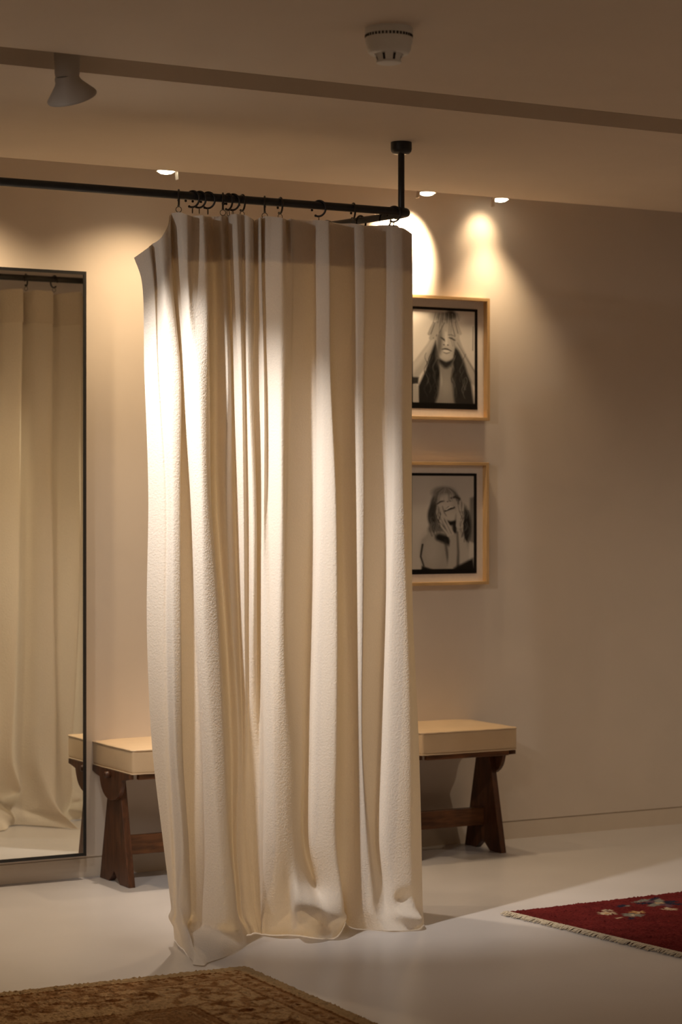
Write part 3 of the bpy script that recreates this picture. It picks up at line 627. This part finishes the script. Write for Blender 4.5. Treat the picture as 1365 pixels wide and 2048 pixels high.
bm = bmesh.new(); lathe(bm, [(.0295, -.0795), (.0310, -.0815), (.0300, -.0845), (.024, -.0862), (.010, -.0868)], 40); obj('sensor_cap', bm, M_white, sd, smooth=True, autosmooth=50)

# ------------------------------------------------------------------ track spotlight in the ceiling trough
tr = thing('track_rail', 'white lighting track recessed in the ceiling trough', 'lighting track', (2.9, -1.985, 2.60))
bm = bmesh.new(); box(bm, -4.5, 4.5, -.018, .018, -.018, 0, .002); obj('track_body', bm, M_lampwhite, tr)
TP = Vector((2.180, -1.985, 2.464))
tl = thing('track_spotlight', 'white bell-shaped spotlight hanging from the ceiling trough above the mirror', 'spotlight', tuple(TP))
AX = Vector((.46, .36, -1.0)).normalized()
rotA = Vector((0, 0, -1)).rotation_difference(AX).to_matrix().to_4x4()
bm = bmesh.new()
lathe(bm, [(.030, .108), (.0335, .100), (.0345, .06), (.0325, .012), (.030, .0)], 40); obj('lamp_stem', bm, M_lampwhite, tl, smooth=True, autosmooth=40)
bm = bmesh.new()
lathe(bm, [(.028, .012), (.0325, .004), (.033, -.006), (.037, -.014), (.050, -.030), (.0640, -.046), (.0670, -.051), (.0662, -.054), (.060, -.046), (.042, -.026), (.028, -.012)], 48, rotA, cap1=False); obj('lamp_shade', bm, M_lampwhite, tl, smooth=True, autosmooth=50)
bm = bmesh.new(); lathe(bm, [(.026, -.017), (.030, -.019), (.002, -.022)], 32, rotA); obj('lamp_lens', bm, M_lens, tl, smooth=True)
bm = bmesh.new(); box(bm, -.045, .035, -.014, .014, .106, .118, .003); obj('track_adapter', bm, M_lampwhite, tl)

# ------------------------------------------------------------------ recessed wall washers in the slot
def washer(x, blade_dx, tilt, label, y=-.20, z=2.5365):
    t = thing('slot_downlight', label, 'downlight', (x, y, z), 0, 'small downlights in the slot between ceiling and wall')
    bm = bmesh.new(); lathe(bm, [(.030, .10), (.032, .02), (.036, .004), (.0365, 0), (.034, -.002), (.030, .004)], 36, cap1=False); obj('lamp_housing', bm, M_lampwhite, t, smooth=True, autosmooth=50)
    bm = bmesh.new(); lathe(bm, [(.0305, .003), (.028, -.004), (.020, -.009), (.008, -.0115), (.001, -.012)], 36); obj('lamp_lens', bm, M_lens, t, smooth=True)
    bm = bmesh.new(); box(bm, blade_dx - .0012, blade_dx + .0012, -.012, .012, -.032, .030); o = obj('glare_blade', bm, M_trim, t); o.rotation_euler = (0, tilt, 0)
    bm = bmesh.new(); box(bm, -.030, .030, -.03, .03, .098, 2.64 - z, .002); obj('mount', bm, M_lampwhite, t)
washer(3.238, .041, -.09, 'small glowing downlight above the rail at the left end of the curtain', -.30, 2.5225)
washer(4.378, -.036, .22, 'small glowing downlight just right of the curtain rail post')
washer(4.766, -.033, 0, 'small glowing downlight furthest right, casting a scallop on the wall', -.12, 2.548)

# ------------------------------------------------------------------ rugs
def rug_grid(name, xs, ys, colfn, thick, m, parent, jitter=.0015):
    XX, YY = np.meshgrid(xs, ys); rg = np.random.default_rng(5)
    ZZ = thick + rg.normal(0, jitter, XX.shape)
    nx, ny = len(xs), len(ys)
    top = list(zip(XX.ravel(), YY.ravel(), ZZ.ravel()))
    fs = grid_faces(ny, nx)
    C = colfn(XX, YY)
    base = len(top)
    # border loop down to the floor
    loop = [j for j in range(nx)] + [i * nx + nx - 1 for i in range(1, ny)] + [(ny - 1) * nx + j for j in range(nx - 2, -1, -1)] + [i * nx for i in range(ny - 2, 0, -1)]
    low = [(top[k][0], top[k][1], .0005) for k in loop]
    n = len(loop)
    for a in range(n): fs.append((loop[a], loop[(a + 1) % n], base + (a + 1) % n, base + a))
    me = bpy.data.meshes.new(name); me.from_pydata(top + low, [], fs)
    ca = me.color_attributes.new('tone', 'FLOAT_COLOR', 'POINT')
    Cf = C.reshape(-1, 3); Cl = Cf[loop]
    c = np.concatenate([Cf, Cl]); c = np.concatenate([c, np.ones((len(c), 1))], 1)
    ca.data.foreach_set('color', c.reshape(-1).astype('f')); me.update()
    return link(name, me, m, parent, smooth=False)
M_pile = vcol_mat('wool_pile', .95, .05, (420, .5))

def vnoise(X, Y, s, seed):
    rg = np.random.default_rng(seed); T = rg.random((256, 256))
    x, y = X * s, Y * s; xi, yi = np.floor(x).astype(int), np.floor(y).astype(int); fx, fy = x - xi, y - yi
    fx, fy = fx * fx * (3 - 2 * fx), fy * fy * (3 - 2 * fy)
    g = lambda a, b: T[a % 256, b % 256]
    return (g(xi, yi) * (1 - fx) + g(xi + 1, yi) * fx) * (1 - fy) + (g(xi, yi + 1) * (1 - fx) + g(xi + 1, yi + 1) * fx) * fy

def beige_cols(X, Y):
    # local: far right corner of the rug at (0, 0); X runs negative to the left, Y negative towards the viewer
    tan, rust, brown = np.array([.46, .31, .165]), np.array([.23, .095, .028]), np.array([.145, .056, .016])
    edge = np.array([.37, .255, .135])
    p = Paint(X, Y, 0.0); rr = random.Random(12)
    Y = Y * .86
    a, b = -X, -Y                      # distances in from the two edges
    d = np.minimum(a, b)
    wob = .006 * (vnoise(X, Y, 40, 1) - .5)
    def line(at, w, tone, op=1): p.put(sm(np.abs(d + wob - at) - w, .006) * op, tone)
    p.put(sm(.047 - d, .008) * sm(d - .118, .008), .55)
    line(.047, .006, 1); line(.118, .005, .9); line(.136, .003, .5)
    # rosettes and leaves in the narrow guard band
    for k in range(26):
        for side in (0, 1):
            s = -.06 - k * .075
            cx, cy = (s, -.083) if side == 0 else (-.083, s)
            p.ell(cx, cy, .022, .017, .10, .010); p.ell(cx, cy, .010, .009, .95, .006)
            dx_, dy_ = (.038, 0) if side == 0 else (0, .038)
            p.ell(cx - dx_, cy - dy_, .014, .024 if side == 0 else .014, .9, .010, .5)
    # wide border: palmettes joined by scrolling stems
    def leaf(cx, cy, ang, L, tone):
        p.cap([(cx, cy, .003), (cx + math.cos(ang) * L * .5, cy + math.sin(ang) * L * .5, L * .20), (cx + math.cos(ang) * L, cy + math.sin(ang) * L, .002)], tone, .006)
    for side in (0, 1):
        f = (lambda s, t: (s, t)) if side == 0 else (lambda s, t: (t, s))
        stem = [(*f(-.16 - q * .02, -.235 + .055 * math.sin(q * .55)), .0045) for q in range(90)]
        p.cap(stem, .8, .006)
        for k in range(10):
            s = -.235 - k * .27
            cx, cy = f(s, -.235)
            p.ell(cx, cy, .066, .052, .85, .02); p.ell(cx, cy, .048, .036, .12, .012); p.ell(cx, cy, .026, .020, .95, .008)
            for q in range(9):
                an = q * 2 * PI / 9 + k
                leaf(cx + .056 * math.cos(an), cy + .046 * math.sin(an), an + .4, .062, .9 if q % 2 else .7)
            for q in range(5):
                sx, sy = f(s - .135 + rr.uniform(-.04, .04), -.235 + rr.uniform(-.075, .075))
                leaf(sx, sy, rr.uniform(0, 6.28), .085, rr.choice([.9, .7, 1]))
                p.cap([(sx, sy, .003), (sx + rr.uniform(-.08, .08), sy + rr.uniform(-.06, .06), .004)], .8, .005)
    line(.340, .006, 1); line(.358, .010, .8); line(.378, .004, .9)
    m2 = sm(.385 - d, .006); p.put(m2, .62)
    for k in range(150):
        cx, cy = rr.uniform(-2, -.42), rr.uniform(-2, -.42); an = rr.uniform(0, 6.28)
        leaf(cx, cy, an, .07, rr.choice([.05, .15, 1])); p.cap([(cx, cy, .003), (cx + .08 * math.cos(an + 1), cy + .08 * math.sin(an + 1), .003)], .1, .006)
    T = p.T
    wear = vnoise(X, Y, 14, 3) * .5 + vnoise(X, Y, 55, 4) * .5
    T = np.clip(T * (.80 + .30 * wear) + .06 * (vnoise(X, Y, 90, 6) - .5), 0, 1)[..., None]
    C = tan * (1 - T) + (rust * (1 - np.clip(T * 2 - 1, 0, 1)) + brown * np.clip(T * 2 - 1, 0, 1)) * T
    e = sm(d - .036, .006)[..., None]
    C = C * (1 - e) + edge * e
    return C * (.92 + .16 * vnoise(X, Y, 120, 8))[..., None]

rugA = thing('rug', 'tan and rust brown patterned rug in the foreground below the curtain', 'rug', (2.857, -1.677, 0), math.radians(-1.4))
xs = np.concatenate([np.linspace(-2.2, -1.15, 22)[:-1], np.linspace(-1.15, 0, 231)])
ys = np.concatenate([np.linspace(0, -1.05, 211), np.linspace(-1.05, -3.0, 40)[1:]])
rug_grid('rug_pile', xs, ys, beige_cols, .009, M_pile, rugA)

def red_cols(X, Y):
    # far left corner at (0,0); X to the right, Y negative towards the viewer
    red = np.array([.105, .014, .013]); C = np.zeros(X.shape + (3,)) + red
    C *= (.82 + .36 * vnoise(X, Y, 18, 2))[..., None]
    def blend(mask, col):
        nonlocal C
        C = C * (1 - mask[..., None]) + np.array(col) * mask[..., None]
    def E(cx, cy, rx, ry, col, rot=0, soft=.006):
        c, n = math.cos(rot), math.sin(rot)
        u = (X - cx) * c + (Y - cy) * n; v = -(X - cx) * n + (Y - cy) * c
        blend(sm((np.sqrt((u / rx) ** 2 + (v / ry) ** 2) - 1) * min(rx, ry), soft), col)
    def flower(cx, cy, r, col, mid, n=6, rot=0):
        for k in range(n):
            a = rot + 2 * PI * k / n
            E(cx + r * .62 * math.cos(a), cy + r * .62 * math.sin(a), r * .42, r * .30, col, a)
        E(cx, cy, r * .28, r * .28, mid)
    cream, ochre, grey, navy, tanp = (.42, .33, .22), (.36, .20, .08), (.16, .15, .12), (.02, .018, .03), (.34, .24, .14)
    flower(.250, -.190, .030, cream, ochre, 6); flower(.300, -.255, .034, grey, cream, 7, .3); flower(.345, -.225, .026, ochre, cream, 5, .2)
    flower(.285, -.150, .018, cream, navy, 5)
    E(.255, -.300, .018, .009, navy, .6); E(.230, -.270, .012, .007, cream, .2)
    E(.380, -.110, .028, .014, navy, .4); E(.395, -.120, .014, .008, grey, .4)
    for k in range(7): E(.520 + .045 * math.cos(k * .9), -.130 + .045 * math.sin(k * .9), .034, .016, (navy, grey, (.10, .05, .06))[k % 3], k * .9)
    E(.520, -.130, .016, .016, tanp)
    flower(.600, -.240, .050, tanp, navy, 7, .2); flower(.470, -.235, .026, cream, ochre, 5)
    E(.500, -.070, .05, .012, grey, .2); E(.56, -.06, .04, .010, navy, .5)
    flower(.72, -.45, .045, cream, ochre, 6); flower(.80, -.30, .040, grey, cream, 6); E(.68, -.33, .05, .02, navy, 1)
    flower(.75, -.75, .05, tanp, navy, 7); flower(.30, -.85, .03, cream, ochre, 6)
    return C
rugB = thing('rug', 'deep red flowered rug with a cream fringe, lying at the right', 'rug', (3.985, -1.345, 0), math.radians(1.2))
rotE = math.atan2(.09, .83)
xs = np.concatenate([np.linspace(0, 1.05, 211), np.linspace(1.05, 1.5, 10)[1:]])
ys = np.concatenate([np.linspace(0, -1.1, 221), np.linspace(-1.1, -2.4, 27)[1:]])
o = rug_grid('rug_pile', xs, ys, red_cols, .009, M_pile, rugB)
# the fringed end leans a little: shear the mesh so the short edge follows the photo
for v in o.data.vertices: v.co.x += -.085 * v.co.y
M_fringe = principled('cream_fringe', (.50, .43, .33), .9, spec=.1, noise=(60, .15, (1, 1, 1)))
bm = bmesh.new(); rr = random.Random(3)
for k in range(620):
    y = -2.4 * k / 620 + rr.uniform(-.002, .002); x = -.085 * y
    L = rr.uniform(.020, .034); an = rr.uniform(-.5, .5)
    tube(bm, [(x + .004, y, .010), (x - L * .5, y + L * .25 * an, .0075 + rr.uniform(0, .004)), (x - L, y + L * .6 * an, .003 + rr.uniform(0, .003))], [.0024, .0022, .0012], 5)
f = obj('fringe', bm, M_fringe, rugB, kind='stuff')

# ------------------------------------------------------------------ lights
def aim(o, d): o.rotation_euler = Vector(d).to_track_quat('-Z', 'Y').to_euler()
def spot(name, p, d, power, col, ang, blend, rad=.02):
    l = bpy.data.lights.new(name, 'SPOT'); l.energy = power; l.color = col; l.spot_size = math.radians(ang); l.spot_blend = blend; l.shadow_soft_size = rad
    o = bpy.data.objects.new(name, l); COL.objects.link(o); o.location = p; aim(o, d); return o

WARM = (1, .73, .44); MID = (1, .93, .85); ROOM = (1, .80, .58)
spot('slot_lamp', (3.238, -.30, 2.502), (.0, .0, -1), 34, WARM, 138, 1, .03)
spot('slot_lamp', (3.238, -.30, 2.500), (.0, -.22, -1), 75, (1, .85, .70), 66, 1, .03)
spot('slot_lamp', (4.372, -.20, 2.515), (.0, .20, -.15), 150, WARM, 64, .6, .03)
spot('slot_lamp', (4.372, -.20, 2.512), (-.40, -.10, -1), 36, WARM, 130, 1, .03)
spot('slot_lamp', (4.766, -.12, 2.520), (-.02, .12, -.10), 3.5, WARM, 76, 1, .03)
spot('slot_lamp', (4.766, -.12, 2.520), (.05, -.02, -1), 26, WARM, 84, 1, .03)
spot('slot_lamp', (2.45, -.30, 2.502), (.0, .03, -1), 50, WARM, 138, 1, .03)
spot('track_lamp', (2.185 + .02, -1.96, 2.40), (.75, .525, -1.03), 200, MID, 48, 1, .025)
spot('unseen_front_spot', (.30, -2.72, 2.45), (3.0, 1.35, -1.45), 80, MID, 52, .8, .03)
spot('room_fill', (5.2, -4.6, 2.45), (.1, -.2, -1), 140, ROOM, 120, .8, .05)  # added fill spot out of view, raises bounce onto the ceiling
spot('room_fill', (-.2, -5.0, 2.45), (-.1, -.2, -1), 170, ROOM, 120, .8, .05)  # another added fill without a fixture, for general room bounce
spot('unseen_front_spot', (1.45, -4.0, 2.45), (1.95, 2.75, -2.0), 26, MID, 56, .9, .12)  # weak unseen fill added to lift the curtain flats and right wall
spot('room_fill', (6.6, -2.3, 2.45), (-.1, .25, -1), 70, ROOM, 130, 1, .05)  # fill added out of view to brighten the right wall and ceiling
EXPOSURE = 0.0


w = bpy.data.worlds.new('World'); S.world = w; w.use_nodes = True
w.node_tree.nodes['Background'].inputs[0].default_value = (.02, .015, .012, 1)

# ------------------------------------------------------------------ camera
cam = bpy.data.cameras.new('camera'); co = bpy.data.objects.new('camera', cam); COL.objects.link(co)
co.location = (0, -7.36, 1.35); co.rotation_euler = (PI / 2, 0, math.radians(-29.2))
cam.sensor_fit = 'HORIZONTAL'; cam.sensor_width = 24; cam.lens = 24 * 4387 / 1365
cam.shift_y = -18 / 1365
cam.dof.use_dof = True; cam.dof.focus_distance = 6.6; cam.dof.aperture_fstop = 4.5
cam.clip_start = .05
S.camera = co
S.view_settings.view_transform = 'Standard'; S.view_settings.look = 'None'; S.view_settings.gamma = 1
S.view_settings.use_curve_mapping = False
S.view_settings.exposure = EXPOSURE
S.cycles.use_denoising = True
S.cycles.max_bounces = 10; S.cycles.diffuse_bounces = 5; S.cycles.glossy_bounces = 4; S.cycles.transparent_max_bounces = 8
S.cycles.sample_clamp_indirect = 6
